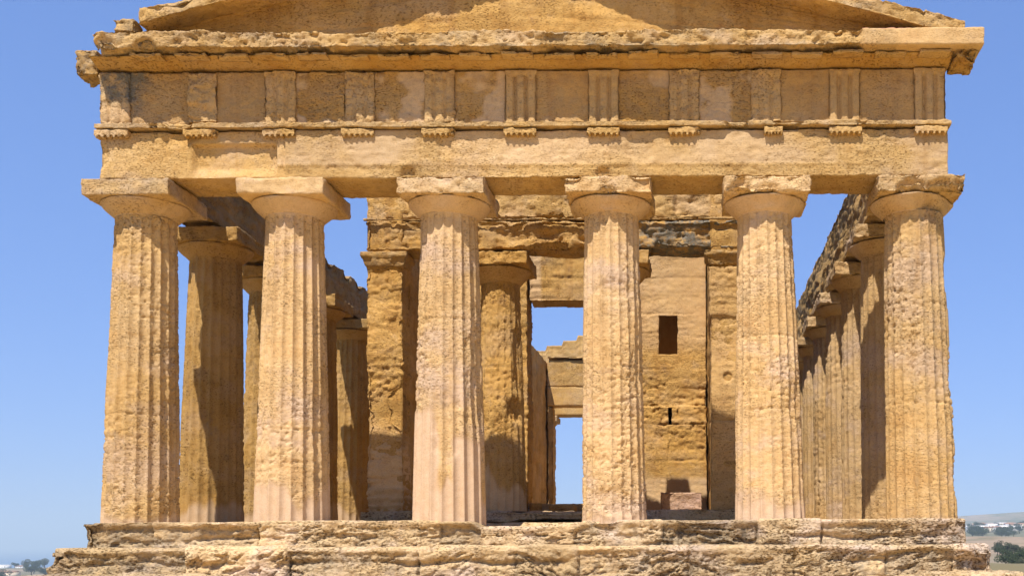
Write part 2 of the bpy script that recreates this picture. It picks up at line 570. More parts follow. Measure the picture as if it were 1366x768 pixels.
s1 = Courses([-0.8, 0.01], [[-7.05, -5.05, -3.2, -1.6, -0.85, 0.95, 2.6, 4.4, 5.6, 6.9]], 3, 0.075)
stone_box("step", (-8.42, 8.40, -0.82, 38.95, -0.72, 0.0), STEP, temple, res=(0.022, 0.12, 0.018), edge=0.06, big=0.06, mid=0.02, rough=0.024, topkeep=True, streak=R(6), smooth=False,
          fine=0.010, bed=0.02, pit=0.03, courses=s1, joint=0.10, jw=0.026, tvar=0.9, seed=21, shape=step1_shape,
          dark=lambda P, n: 0.3 * np.clip(0.3 + fbm(P * 1.4, 2), 0, 1),
          bites=[(-8.42, -0.82, -0.1, 0.45, 0.07), (8.4, -0.82, -0.05, 0.3, 0.08), (-5.9, -0.82, -0.33, 0.35, 0.07), (3.4, -0.82, -0.3, 0.6, 0.07), (1.5, -.82, 0, .35, .08)])
s2 = Courses([-1.3, -0.47], [[-6.2, -4.3, -1.9, -0.1, 1.05, 3.1, 5.05, 6.75, 8.0]], 8, 0.085)
stone_box("step", (-8.85, 8.85, -1.27, 39.4, -1.25, -0.482), STEP, temple, res=(0.022, 0.15, 0.018), edge=0.12, big=0.07, mid=0.02, rough=0.024, topkeep=True,
          fine=0.010, bed=0.0, pit=0.035, courses=s2, joint=0.09, jw=0.03, tvar=0.9, streak=R(28), smooth=False, seed=22,
          dark=lambda P, n: 0.3 * np.clip(0.3 + fbm(P * 1.4, 2), 0, 1),
          bites=[(8.85, -1.27, -.5, .7, .2), (-8.85, -1.27, -.5, .5, .15), (8.3, -1.27, -.95, .35, .15)])
s3 = regular(-1.5, -0.97, 1, -9.3, 9.3, 1.8, 5, off=0.05)
stone_box("step", (-9.25, 9.3, -1.72, 39.85, -1.75, -0.982), STEP, temple, res=(0.04, 0.2, 0.04), edge=0.12, big=0.07, mid=0.04,
          bed=0.04, pit=0.05, courses=s3, joint=0.05, jw=0.025, seed=23, dark=0.3)
s4 = regular(-2.4, -1.49, 1, -9.8, 9.8, 1.8, 6, off=0.05)
stone_box("step", (-9.7, 9.75, -2.2, 40.3, -2.4, -1.502), STEP, temple, res=(0.08, 0.3, 0.08), edge=0.12, big=0.07, mid=0.04,
          bed=0.04, courses=s4, joint=0.05, jw=0.03, seed=24, dark=0.3)

# ---- front columns.  theta: -pi/2 faces the camera
FRONT = -math.pi / 2
fx = [-7.66, -4.69, -1.60, 1.63, 4.69, 7.66]
fr0 = [0.705, 0.715, 0.715, 0.64, 0.695, 0.695]
fr1 = [0.560, 0.550, 0.545, 0.53, 0.535, 0.575]
fph = [0.34, 0.85, 0.9, 0.25, 0.55, 0.12]
ftone = [0.1, 0.5, 0.5, 0.55, 0.6, 0.15]
fps = [None, None, [(FRONT - 0.95, 0.75, 0.0, 2.15), (FRONT + .9, .5, 0, 1.5)], None,
       None, None]
fb = [[(FRONT + 0.2, 3.2, 0.5, 0.5, 0.02), (FRONT + 0.9, 5.45, 0.35, 0.3, 0.03)],
      [(FRONT + 1.1, 1.9, 0.25, 0.7, 0.03)],
      [(FRONT + 0.15, 1.7, 0.35, 0.8, 0.035), (FRONT + 1.2, 2.6, 0.3, 1.2, 0.05), (FRONT - .1, 3.6, .5, .9, .02)],
      [(FRONT + 0.1, 0.35, 0.6, 0.35, 0.04), (FRONT + 1.1, 3.1, 0.2, 0.8, 0.03), (FRONT + .2, 4.4, .5, .25, .03)],
      [(FRONT + 0.9, 2.2, 0.2, 0.5, 0.035)],
      [(FRONT + 1.5, 2.6, 0.3, 0.6, 0.05), (FRONT + 1.3, 4.6, 0.25, 0.5, 0.04), (FRONT + 1.4, .8, .3, .4, .04)]]
fcb = [[(FRONT + 1.0, 5.95, 0.45, 0.25, 0.05)], [(FRONT + .1, 6.0, .2, .2, .02)], [(FRONT - .1, 6.05, .2, .12, .03)],
       [(FRONT - 0.05, 6.05, 0.16, 0.2, 0.05)], [(FRONT + 0.0, 6.05, 0.3, 0.15, 0.04)], [(FRONT + 1.0, 6.0, 0.6, 0.3, 0.13), (FRONT + .2, 6.0, .3, .2, .07)]]
fab = [[], [], [(-1.5, -0.85, 6.45, 0.2, 0.03)], [(1.6, -0.85, 6.12, 0.2, 0.08), (0.9, -.85, 6.45, .25, .05), (2.3, -.85, 6.45, .3, .06)],
       [(4.1, -0.85, 6.15, 0.25, 0.09), (4.6, -.85, 6.12, .3, .06)], [(7.3, -0.85, 6.15, 0.3, 0.09), (7.9, -.85, 6.15, .3, .11), (8.3, -.8, 6.12, .3, .12)]]
for k in range(6):
    column(fx[k], 0, -0.14, 5.88, fr0[k], fr1[k], temple, spf=12, dz=0.026, mat=GOLD if k in (0, 5) else SHAFT, seed=k + 1, pale_h=fph[k], tone=ftone[k], pale_side=fps[k],
           bites=fb[k], cap_bites=fcb[k], aba_bites=fab[k], drums=[(2.05, 3.9), (1.75, 3.6), (2.3, 3.85), (1.95, 4.0), (2.1, 3.5), (2.2, 4.1)][k],
           ero=[1.1, 0.8, 1.0, 1.05, 0.75, 1.15][k], aer=[1.3, 1.2, 1.5, 1.9, 1.9, 1.9][k])

# ---- flank columns
fy = [3.05 + 3.2 * i for i in range(11)] + [38.1]
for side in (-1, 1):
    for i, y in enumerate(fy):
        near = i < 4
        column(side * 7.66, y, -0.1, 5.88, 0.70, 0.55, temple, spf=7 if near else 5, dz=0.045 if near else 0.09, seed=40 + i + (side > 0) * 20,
               pale_h=0.7 if side < 0 else 0.15, tone=-0.2 if side < 0 else -0.2, mat=BROWN_SHADE if side < 0 else SHAFT,  # lower tone puts extra shade into the flank shafts' colour
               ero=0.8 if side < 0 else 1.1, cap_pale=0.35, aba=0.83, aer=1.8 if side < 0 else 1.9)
# ---- rear columns
for k, xr in enumerate((-5.15, -1.6, 1.6, 5.15)):
    column(xr, 38.1, -0.1, 5.88, 0.70, 0.55, temple, spf=5, dz=0.1, seed=90 + k)

# ---- front architrave
AX0, AX1, AY0, AY1 = -8.09, 8.07, -0.66, 0.50
ca = Courses([6.48, 7.44], [[-4.55, -1.6, 1.63, 5.95]], 12, 0.02)


def arch_pale(P, n):
    m = sstep(-4.75, -4.7, P[:, 0]) * sstep(6.0, 5.9, P[:, 0]) * sstep(6.72, 6.78, P[:, 2]) * (n[:, 1] < -.5)
    return 0.75 * m * np.clip(0.6 + 1.3 * fbm(P * 1.1, 3), 0.15, 1)


def arch_shape(P, Q, n):
    # the pale right stretch stands a little proud; the left end is dressed back with a sunk panel
    f = (n[:, 1] < -0.7)
    Q[:, 1] -= 0.018 * f * sstep(-4.72, -4.68, P[:, 0]) * sstep(6.9, 6.85, P[:, 0]) * sstep(6.68, 6.74, P[:, 2])
    Q[:, 1] += 0.09 * f * sstep(-6.32, -6.28, P[:, 0]) * sstep(-4.70, -4.74, P[:, 0]) * sstep(7.16, 7.12, P[:, 2]) * sstep(6.50, 6.74, P[:, 2])
    return Q


arch = stone_box("architrave", (AX0, AX1, AY0, AY1, 6.48, 7.403), BUFF, temple, res=(0.035, 0.08, 0.03), edge=0.03, big=0.012, mid=0.008, rough=0.010,
                 fine=0.006, bed=0.007, pit=0.015, courses=ca, joint=0.03, jw=0.014, seed=31, pale=arch_pale, shape=arch_shape, tone=0.1,
                 bites=[(-6.5, -.66, 7.4, .35, .05), (2.2, -.66, 7.1, .4, .04), (-2.2, -.66, 6.5, .2, .06), (1.5, -.66, 6.5, .2, .06), (-8.09, -.6, 6.9, .3, .04)])

# triglyph centres measured along the front
tx = [-7.80, -6.13, -4.64, -3.14, -1.62, -0.07, 1.51, 3.05, 4.60, 6.10, 7.72]
tw = 0.315
stone_box("taenia", (-8.14, 8.12, -0.785, AY1 + 0.02, 7.405, 7.527), BUFF, arch, res=(0.035, 0.1, 0.03), edge=0.022, big=0.012, mid=0.014,
          pit=0.015, seed=32, tone=0.15, bites=[(-6.55, -.785, 7.44, .3, .09), (-7.0, -.785, 7.44, .1, .05), (4.05, -.785, 7.44, .28, .08), (5.0, -.785, 7.44, .3, .07), (6.4, -.785, 7.44, .12, .05)],
          dark=0.35)
for k, x in enumerate(tx):
    # regula with its row of guttae in one mesh
    lo = x - tw + (0.0 if k not in (0,) else -0.02)
    hi = x + tw
    if k == 8: lo = x - 0.05
    ax_ = axis(lo, hi, 0.02)

    def gut(P, Q, n):
        ph = (P[:, 0] - lo) / (hi - lo) * 6
        g = np.abs((ph % 1.0) - 0.5) < 0.24
        low = P[:, 2] < 7.28
        Q[:, 1] += np.where(low & ~g & (n[:, 1] < -.3), 0.06, 0.0)
        Q[:, 2] += np.where(low & ~g, 0.042, 0.0)
        return Q
    stone_box("regula", (lo, hi, -0.755, -0.60, 7.248, 7.403), BUFF, arch, res=(0.0175, 0.05, 0.025), edge=0.010, big=0.0, mid=0.012,
              fine=0.006, seed=200 + k, shape=gut, smooth=False, tone=0.1, bites=[(hi, -.73, 7.3, .12, .06)] if k in (1, 4, 7) else [])

# ---- frieze
fz0, fz1 = 7.529, 8.56
frieze = stone_box("frieze", (AX0 + 0.02, AX1 - 0.02, -0.545, AY1 - 0.02, fz0, fz1), OCHRE_SHADE, temple, res=(0.06, 0.1, 0.06), edge=0.02, seed=41, tone=0.1)
for k in range(10):
    a, b = tx[k] + tw - 0.06, tx[k + 1] - tw + 0.06
    rr = random.Random(k + 5)
    stone_box("metope", (a, b, -0.600, -0.546, fz0 + .002, fz1 - 0.01), OCHRE_SHADE, frieze, res=(0.03, 0.04, 0.03), edge=0.008, big=0.012,
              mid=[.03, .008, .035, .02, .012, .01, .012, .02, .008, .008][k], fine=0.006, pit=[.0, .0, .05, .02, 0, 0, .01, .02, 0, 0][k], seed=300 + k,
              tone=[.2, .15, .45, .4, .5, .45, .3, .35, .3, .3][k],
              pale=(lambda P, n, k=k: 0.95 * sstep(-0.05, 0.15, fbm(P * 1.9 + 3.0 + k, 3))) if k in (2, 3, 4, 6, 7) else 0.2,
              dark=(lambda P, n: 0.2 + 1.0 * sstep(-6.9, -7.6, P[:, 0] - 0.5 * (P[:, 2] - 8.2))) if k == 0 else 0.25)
tri_ero = [.5, .9, .45, .55, .5, .15, .25, .45, .6, .15, .1]
for k, x in enumerate(tx):
    lo, hi = x - tw, x + tw
    e = tri_ero[k]

    def groove(P, Q, n, lo=lo, hi=hi, e=e):
        u = (P[:, 0] - lo) / (hi - lo)
        g = np.zeros(len(u))
        for c_, w_ in ((0.0, .085), (1 / 3, .085), (2 / 3, .085), (1.0, .085)):
            g = np.maximum(g, np.clip(1 - np.abs(u - c_) / w_, 0, 1))
        top = sstep(8.50, 8.40, P[:, 2])
        Q[:, 1] += (0.085 if e < .3 else 0.06) * g * top * (n[:, 1] < -0.2) * (1 - 0.5 * e)
        return Q
    stone_box("triglyph", (lo, hi, -0.650, -0.548, fz0 + 0.003, fz1 - 0.004), BUFF, frieze, res=(0.0175, 0.03, 0.03), edge=0.012 + .03 * e,
              big=0.01 + 0.03 * e, mid=0.006 + 0.045 * e, fine=0.004 + .008 * e, pit=0.07 * e if e > .3 else 0, seed=330 + k, shape=groove,
              tone=0.25 + 0.12 * (k % 3), pale=0.2, dark=(lambda P, n: 1.2 * sstep(7.9, 8.2, P[:, 2] + .2 * fbm(P * 2, 2))) if k == 0 else 0.15,
              bites=[(x, -.66, 8.2, .5, .06)] if k == 1 else ([(x, -.66, 8.45, .5, .05)] if k == 0 else []))

# ---- horizontal cornice
cxs = [-7.1, -5.5, -3.4, -1.3, 0.5, 2.3, 4.2, 6.32, 6.98, 7.75]
cc = Courses([8.69, 9.03], [cxs], 15, 0.03)
clean = lambda P: 1 - 0.85 * sstep(6.25, 6.4, P[:, 0])
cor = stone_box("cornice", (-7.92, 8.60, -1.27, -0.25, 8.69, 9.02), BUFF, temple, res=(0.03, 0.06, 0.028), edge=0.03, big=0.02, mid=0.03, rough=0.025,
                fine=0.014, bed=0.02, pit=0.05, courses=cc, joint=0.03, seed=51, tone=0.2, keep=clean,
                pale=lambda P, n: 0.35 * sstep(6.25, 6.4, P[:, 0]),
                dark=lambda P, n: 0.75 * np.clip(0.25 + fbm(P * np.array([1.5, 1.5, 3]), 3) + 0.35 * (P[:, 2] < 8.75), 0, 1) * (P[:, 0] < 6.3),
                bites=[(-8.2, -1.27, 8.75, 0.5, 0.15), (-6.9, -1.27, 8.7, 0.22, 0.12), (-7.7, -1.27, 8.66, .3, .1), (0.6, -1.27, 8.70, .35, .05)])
def soffit(P, Q, n):
    Q[:, 1] += 0.34 * (P[:, 1] < -0.6) * (8.69 - P[:, 2]) / 0.128
    return Q


bedm = stone_box("bed_moulding", (-8.10, 8.10, -1.02, AY1 - 0.05, 8.562, 8.688), OCHRE_SHADE, cor, res=(0.05, 0.1, 0.03), edge=0.01, big=0.01, mid=0.012,
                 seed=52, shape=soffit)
r = random.Random(3)
mx = []
for k in range(11):
    mx.append(tx[k])
    if k < 10: mx.append((tx[k] + tx[k + 1]) / 2)
for k, x in enumerate(mx):
    if k == 0: continue
    broken = r.random()
    yb = -1.15 + (0.10 * broken if broken > 0.6 else 0)
    stone_box("mutule", (x - 0.30, x + 0.30, yb, -0.85, 8.604, 8.686), BUFF, cor, res=(0.03, 0.06, 0.03), edge=0.02, big=0.01, mid=0.015,
              pit=0.02, seed=500 + k, tone=0.1, bites=[(x + r.uniform(-.3, .3), -1.15, 8.62, .2, .05)] if k < 16 else [])
# broken corner lump on the left, corner block on the right
stone_box("corner_block", (-8.60, -8.02, -0.75, 0.0, 8.42, 9.0), OCHRE_SHADE, cor, res=0.04, edge=0.13, big=0.08, mid=0.07, bed=0.04, pit=0.05, seed=55,
          dark=0.6, tone=-.15, bites=[(-8.6, -.75, 8.4, .35, .10)])
stone_box("corner_block", (8.06, 8.57, -1.15, -0.32, 8.47, 8.688), OCHRE_SHADE, cor, res=0.035, edge=0.05, big=0.05, mid=0.06, pit=0.05, seed=56,
          bites=[(8.55, -1.1, 8.45, .45, .16)], tone=-.1)

# ---- pediment
TS = 0.262
tymp_top = lambda x: 9.12 + TS * (8.0 - np.abs(x))


def tymp_warp(Q):
    f = (Q[:, 2] - 9.0) / 1.0
    Q[:, 2] = 9.0 + f * (tymp_top(Q[:, 0]) - 9.0)
    return Q


ct = Courses([9.0, 9.27, 9.53, 9.79, 10.0], [[-6, -4.6, -2.9, -1.35, 0.3, 1.75, 3.3, 4.9], [-5.3, -3.7, -2.1, -.5, 1.0, 2.6, 4.2],
                                             [-4.4, -2.9, -1.3, 0.3, 1.8, 3.4], [-2, -.6, .9, 2.4]], 17, 0.010)
stone_box("tympanum", (-7.6, 7.6, -0.62, -0.36, 9.0, 10.0), OCHRE_SHADE, temple, res=(0.05, 0.15, 0.02), edge=0.01, big=0.015, mid=0.012,
          fine=0.006, courses=ct, joint=0.03, jw=0.012, seed=61, warp=tymp_warp, tone=0.1)


def rake(side, xa, xb, seed, y0=-1.2, lift=0.0, th=0.36, **kw):
    # a straight bar sheared up along the slope of the gable
    lo, hi = (xa, xb)

    def warp(Q):
        Q[:, 2] += TS * (7.9 - np.abs(Q[:, 0])) + lift
        return Q
    kw.setdefault('edge', 0.04)
    return stone_box("raking_cornice", (lo, hi, y0, -0.45, 8.95, 8.95 + th), BUFF, temple, res=(0.04, 0.07, 0.035), big=0.035,
                     mid=0.035, pit=0.04, bed=0.02, seed=seed, warp=warp, tone=0.15,
                     dark=lambda P, n: 0.7 * np.clip(0.2 + fbm(P * 1.3, 3) + 0.4 * n[:, 2], 0, 1), **kw)


cr = Courses([8.9, 9.5], [[1.3, 3.0, 5.15, 6.75, 7.5]], 19, 0.03)
rake(1, 0.0, 8.30, 71, courses=cr, joint=0.03)
cl = Courses([8.9, 9.5], [[-5.55, -3.6, -1.8]], 20, 0.04)
rake(-1, -7.08, -0.005, 72, courses=cl, joint=0.03, bites=[(-6.3, -1.2, 9.33, .35, .08), (-5.4, -1.2, 9.3, .3, .08)])
stone_box("raking_cornice", (-7.64, -7.10, -1.18, -0.45, 9.0, 9.40), BUFF, temple, res=0.035, edge=0.15, big=0.06, mid=0.07, rough=0.04, pit=0.05, seed=73, dark=0.5)
stone_box("tile_course", (6.35, 7.35, -1.12, -0.6, 9.022, 9.10), flat_mat("reddish_tile", (0.42, 0.20, 0.11), var=0.3, scale=6), temple,
          res=0.05, edge=0.015, mid=0.01, big=0.01, seed=74)

# ---- flank entablatures
cuts = [1.5] + fy[:-1]
cfl = Courses([6.48, 7.22, 7.68], [cuts, [c + 1.5 for c in cuts]], 25, 0.03)
stone_box("flank_architrave", (-8.05, -7.12, 0.505, 37.4, 6.482, 7.68), BROWN_SHADE, temple, res=(0.08, 0.06, 0.05), edge=0.06, big=0.05, mid=0.05,
          bed=0.03, pit=0.05, courses=cfl, joint=0.04, jw=0.02, seed=81, tone=-0.4, dark=0.35,  # tone lowered so the colour carries part of the shade
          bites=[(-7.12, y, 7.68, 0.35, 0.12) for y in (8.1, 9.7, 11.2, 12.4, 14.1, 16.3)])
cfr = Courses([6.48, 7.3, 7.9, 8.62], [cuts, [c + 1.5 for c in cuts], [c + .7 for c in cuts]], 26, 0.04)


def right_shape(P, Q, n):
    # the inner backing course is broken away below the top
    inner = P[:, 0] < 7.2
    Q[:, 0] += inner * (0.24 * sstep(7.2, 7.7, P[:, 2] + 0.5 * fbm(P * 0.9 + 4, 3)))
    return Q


stone_box("flank_architrave", (6.90, 8.05, 0.505, 37.4, 6.482, 8.60), BROWN_SHADE, temple, res=(0.08, 0.06, 0.05), edge=0.06, big=0.06, mid=0.05,
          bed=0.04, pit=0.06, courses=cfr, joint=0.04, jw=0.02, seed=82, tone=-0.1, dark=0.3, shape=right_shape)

# ---- cella: floor, walls, antae
cfw = regular(0.0, 0.35, 1, -4.6, 4.6, 1.3, 3)
stone_box("floor_slab", (-4.6, 4.6, 3.85, 9.0, 0.004, 0.34), STEP, temple, res=(0.05, 0.12, 0.05), edge=0.06, big=0.04, mid=0.03, courses=cfw, joint=0.03,
          seed=91, bites=[(-0.2, 3.85, .34, 1.2, .1)])
stone_box("floor_slab", (-3.6, 3.6, 9.0, 29.4, 0.004, 0.60), STEP, temple, res=0.15, edge=0.05, big=0.03, mid=0.03, seed=92)
CW0, CW1 = 3.58, 4.455
cwl = regular(0.3, 6.05, 10, 4.0, 34.5, 1.25, 33, off=0.02)
for side in (-1, 1):
    a, b = (CW0, CW1) if side > 0 else (-CW1, -CW0)
    stone_box("cella_wall", (a, b, 4.05, 29.38, 0.0, 7.95), OCHRE_SHADE, temple, res=(0.1, 0.12, 0.08), edge=0.04, big=0.03, mid=0.03, bed=0.02, pit=0.03,
              courses=regular(0.3, 7.95, 14, 4.0, 34.5, 1.25, 33 + side, off=0.02), joint=0.025, seed=95 + side, tone=-0.05)
    for yy, front in ((4.0, True),):
        pl = (lambda P, n: 0.7 * sstep(2.3, 1.7, P[:, 2] + 0.4 * fbm(P * 1.5, 2))) if side < 0 else (lambda P, n: 0.25 + 0 * P[:, 0])
        anta = stone_box("anta", (a - .02, b + .02, yy, yy + 0.75, 0.0, 6.0), OCHRE_SHADE, temple, res=0.035 if front else 0.12, edge=0.05, big=0.05,
                         mid=0.03 if side < 0 else 0.015, rough=0.035 if side < 0 else .014, fine=.01, bed=0.06 if side < 0 else .015, pit=0.06 if side < 0 else .015,
                         courses=regular(0.0, 6.02, 7 if side < 0 else 5, -9, 9, 30, 7, off=0.03), joint=0.04, seed=97 + side, tone=0.2, pale=pl,
                         bites=[(-3.6, 4.0, 2.75, 0.55, 0.28), (-4.3, 4.0, 2.5, .4, .06), (-3.7, 4.0, 4.6, .3, .08)] if (side < 0 and front) else
                         ([(4.0, 4.0, 3.4, .12, .12)] if front else []))

        def flare(P, Q, n, c=(a + b) / 2, yy=yy):
            s = 1 + 0.13 * sstep(6.0, 6.2, P[:, 2]) + 0.12 * sstep(6.20, 6.235, P[:, 2])
            Q[:, 0] = c + (Q[:, 0] - c) * s
            Q[:, 1] = yy + 0.375 + (Q[:, 1] - yy - 0.375) * s
            return Q
        stone_box("anta_capital", (a - .03, b + .03, yy - .01, yy + 0.76, 6.002, 6.385), OCHRE_SHADE, anta, res=0.035, edge=0.04, big=0.03, mid=0.03,
                  bed=0.03, seed=99 + side, shape=flare, dark=0.45, tone=.1)

# ---- columns in antis, front and rear porch
for yy, q in ((4.72, 1),):
    for side in (-1, 1):
        column(side * 1.42, yy, 0.30, 5.72, 0.60, 0.47, temple, spf=8 if q else 5, dz=0.035 if q else 0.1, seed=110 + side + q * 5, pale_h=1.0,
               ero=1.1, ztop=6.385, aba=0.78, mat=OCHRE_SHADE, tone=0.05, cap_pale=0.3, flute=0.045, aer=1.6,
               bites=[(FRONT + 0.9, 2.7, 0.3, 0.35, 0.12), (FRONT - .1, 3.9, .4, 1.0, .04), (FRONT + .2, 2.2, .4, .5, .05), (FRONT + 1.1, 4.0, .2, 1.2, .06)] if q else [])

# ---- porch entablatures
for yy, q in ((4.0, 1),):
    cp = Courses([6.386, 7.13], [[-2.9, -1.4, 1.42]], 27, 0.04)
    stone_box("porch_architrave", (-4.47, 4.47, yy + .02, yy + 0.98, 6.387, 7.13), OCHRE_SHADE, temple, res=0.04 if q else 0.12, edge=0.05, big=0.05, mid=0.04,
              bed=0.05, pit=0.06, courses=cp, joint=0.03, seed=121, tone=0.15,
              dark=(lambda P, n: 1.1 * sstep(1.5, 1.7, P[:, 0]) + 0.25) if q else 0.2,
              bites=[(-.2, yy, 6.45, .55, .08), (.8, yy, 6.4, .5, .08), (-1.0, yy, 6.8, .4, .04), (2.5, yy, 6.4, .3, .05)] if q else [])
    cf2 = Courses([7.13, 8.4], [[-3.5, -2.6, -1.7, -.8, .15, 1.0, 1.9, 2.8, 3.7]], 28, 0.05)
    top = [(-3.9, 0.25), (-2.1, .15), (.9, .3), (3.2, .3), (2.45, -.2)]

    def ragged(P, Q, n):
        up = sstep(7.6, 8.3, P[:, 2])
        Q[:, 2] += up * 0.42 * np.sign(vn(np.stack([np.floor(P[:, 0] / 0.62 + .3), 0 * P[:, 0], 0 * P[:, 0]], 1) + 3.0)) * 0.6
        return Q
    stone_box("porch_frieze", (-4.45, 4.45, yy + .08, yy + 0.9, 7.132, 8.32), BUFF, temple, res=0.04 if q else 0.12, edge=0.04, big=0.03, mid=0.04,
              pit=0.05, courses=cf2, joint=0.05, jw=0.03, seed=123, tone=0.1, shape=ragged)
    if q:
        stone_box("porch_taenia", (-4.5, 4.5, yy - .06, yy + 0.05, 7.06, 7.128), BUFF, temple, res=0.04, edge=0.03, big=0.02, mid=0.04, pit=.03, seed=124,
                  bites=[(1.0, yy, 7.1, .4, .1)], dark=.3)

# ---- door wall between porch and cella
DW0, DW1 = 8.9, 9.85
cd = regular(0.3, 7.95, 15, -3.6, 3.6, 1.15, 44, off=0.018)
dw = stone_box("door_wall", (1.40, 3.575, DW0, DW0 + 2.6, 0.3, 7.9), OCHRE_SHADE, temple, res=0.035, edge=0.035, big=0.02, mid=0.012, fine=0.008, bed=0.016, pit=0.02, rough=0.03, keep=lambda P: 0.45 + 0.9 * sstep(1.6, 2.2, P[:, 2]) * sstep(4.4, 3.6, P[:, 2]),
               courses=cd, joint=0.040, jw=0.012, seed=131, tone=0.2, niches=[(2.24, 2.76, 4.79, 5.84, 2.3), (2.50, 2.60, 2.82, 3.30, 2.0)],
               pale=lambda P, n: 0.75 * np.maximum(sstep(1.45, 1.25, P[:, 2]), 0.6 * sstep(4.7, 5.2, P[:, 2])), tvar=.2)
stone_box("door_wall", (-3.575, -1.40, DW0, DW1, 0.3, 7.9), OCHRE_SHADE, temple, res=0.05, edge=0.04, big=0.03, mid=0.03, bed=0.03, pit=0.03,
          courses=cd, joint=0.02, jw=0.012, seed=132, tone=0.1)
stone_box("door_lintel", (-1.398, 1.398, DW0 - .01, DW1, 6.28, 7.9), OCHRE_SHADE, temple, res=0.04, edge=0.02, big=0.02, mid=0.02, bed=0.03,
          courses=Courses([6.28, 6.95, 7.9], [[], [-.6, .8]], 3, .015), joint=0.02, seed=133, tone=0.2,
          pale=lambda P, n: 0.7 * sstep(-1.0, -1.1, P[:, 0]))
stone_box("door_sill", (-1.398, 1.398, DW0 + 0.02, DW1, 0.342, 0.66), BUFF, temple, res=0.05, edge=0.03, big=0.02, mid=0.02, seed=134,
          courses=Courses([.3, .52, .7], [[-.4], [.2]], 4, .03))

# ---- rear cross wall of the cella (open below) and the rear front
stone_box("cross_wall", (-3.575, -3.24, 28.5, 29.4, 0.3, 5.85), OCHRE_SHADE, temple, res=0.08, edge=0.05, big=0.05, mid=0.05, bed=0.04, seed=141, tone=.1)
stone_box("cross_wall", (3.24, 3.575, 28.5, 29.4, 0.3, 5.85), OCHRE_SHADE, temple, res=0.1, edge=0.05, big=0.05, mid=0.05, bed=0.04, seed=142, tone=.1)
stone_box("cross_beam", (-3.57, 3.57, 28.5, 29.4, 5.852, 6.75), BUFF, temple, res=0.08, edge=0.03, seed=143, tone=.1, courses=regular(5.85, 6.75, 1, -3.6, 3.6, 1.6, 4), joint=.03)
stone_box("cross_beam", (-3.57, 3.57, 28.56, 29.34, 6.752, 8.0), BUFF, temple, res=0.08, edge=0.03, seed=144, tone=.2, courses=regular(6.75, 8.0, 2, -3.6, 3.6, 1.3, 5), joint=.02)
stone_box("cross_beam", (-3.57, 3.57, 28.4, 29.45, 8.002, 8.2), BUFF, temple, res=0.08, edge=0.04, big=.05, mid=.05, seed=145, tone=.1, dark=.3)
RY = 38.1
stone_box("architrave", (AX0, AX1, RY - .5, RY + .66, 6.482, 7.44), BUFF, temple, res=0.12, edge=0.03, seed=151, courses=regular(6.48, 7.44, 1, -8, 8, 3.2, 6), joint=.03)
stone_box("frieze", (AX0, AX1, RY - .45, RY + .55, 7.442, 8.56), OCHRE_SHADE, temple, res=0.12, edge=0.03, seed=152, courses=regular(7.44, 8.56, 2, -8, 8, 1.6, 7), joint=.03)
stone_box("cornice", (-8.5, 8.5, RY + .2, RY + 1.25, 8.69, 9.02), BUFF, temple, res=0.12, edge=0.05, mid=.05, seed=153)
stone_box("bed_moulding", (-8.1, 8.1, RY - .45, RY + .7, 8.562, 8.688), OCHRE_SHADE, temple, res=0.15, edge=0.03, seed=154)


def steps_warp(Q):
    # rear gable, its inner face left as stepped courses
    f = Q[:, 2] - 9.0
    cx = np.floor(np.abs(Q[:, 0]) / 0.85 + 0.3) * 0.85
    Q[:, 2] = 9.0 + f * (np.clip(9.0 + 0.33 * (8.4 - cx), 9.1, 12) - 9.0)
    return Q


stone_box("tympanum", (-8.0, 8.0, RY - .35, RY + .6, 9.022, 10.0), BUFF, temple, res=(0.1, 0.3, 0.06), edge=0.02, seed=155, warp=steps_warp,
          courses=regular(9, 10, 6, -8, 8, 1.2, 9), joint=.03, jw=.02, tone=.15)

# ================================================================== loose stones
def loose(label, b, seed, mat, rz=0, group=None, **kw):
    cx, cy = (b[0] + b[1]) / 2, (b[2] + b[3]) / 2
    o = stone_box("stone_block", b, mat, None, res=0.035, edge=0.05, big=0.04, mid=0.03, pit=0.03, seed=seed, origin=(cx, cy, b[4]), **kw)
    o.rotation_euler[2] = rz
    return tag(o, label, "stone block", group)


PINK = stone("reddish_tan_stone", (0.46, 0.285, 0.165), (0.53, 0.35, 0.21), (0.36, 0.20, 0.10), (0.57, 0.43, 0.29))
loose("reddish squared stone block lying on the porch floor below the small window", (2.30, 3.42, 6.6, 7.1, 0.34, 0.86), 401, PINK, 0.03)
loose("low pale stone block lying in front of the doorway sill", (-0.75, 0.0, 7.9, 8.5, 0.34, 0.60), 402, BUFF, -0.06)
loose("small rough stone in the porch against the doorway's left jamb", (-1.35, -0.95, 8.3, 8.7, 0.34, 0.70), 403, OCHRE_SHADE, 0.2)

# ================================================================== SETTING
def profile(r, pts):
    return np.interp(np.log(np.maximum(r, 1.0)), np.log([p[0] for p in pts]), [p[1] for p in pts])


PR = [(1, -2.1), (24, -2.1), (45, -4), (90, -6), (160, -8), (350, -9.5), (560, -7.5), (640, -5), (760, 1.5), (830, -4), (1200, -5), (1600, 3), (2100, 18), (2700, 33),
      (3300, 42), (3900, 62), (4800, 118), (5400, 122), (7000, 60), (9000, -130), (60000, -130)]
PL = [(1, -2.1), (24, -2.1), (45, -5), (120, -16), (300, -34), (900, -48), (1500, -45), (2200, -42), (2600, -52), (3200, -125), (60000, -135)]


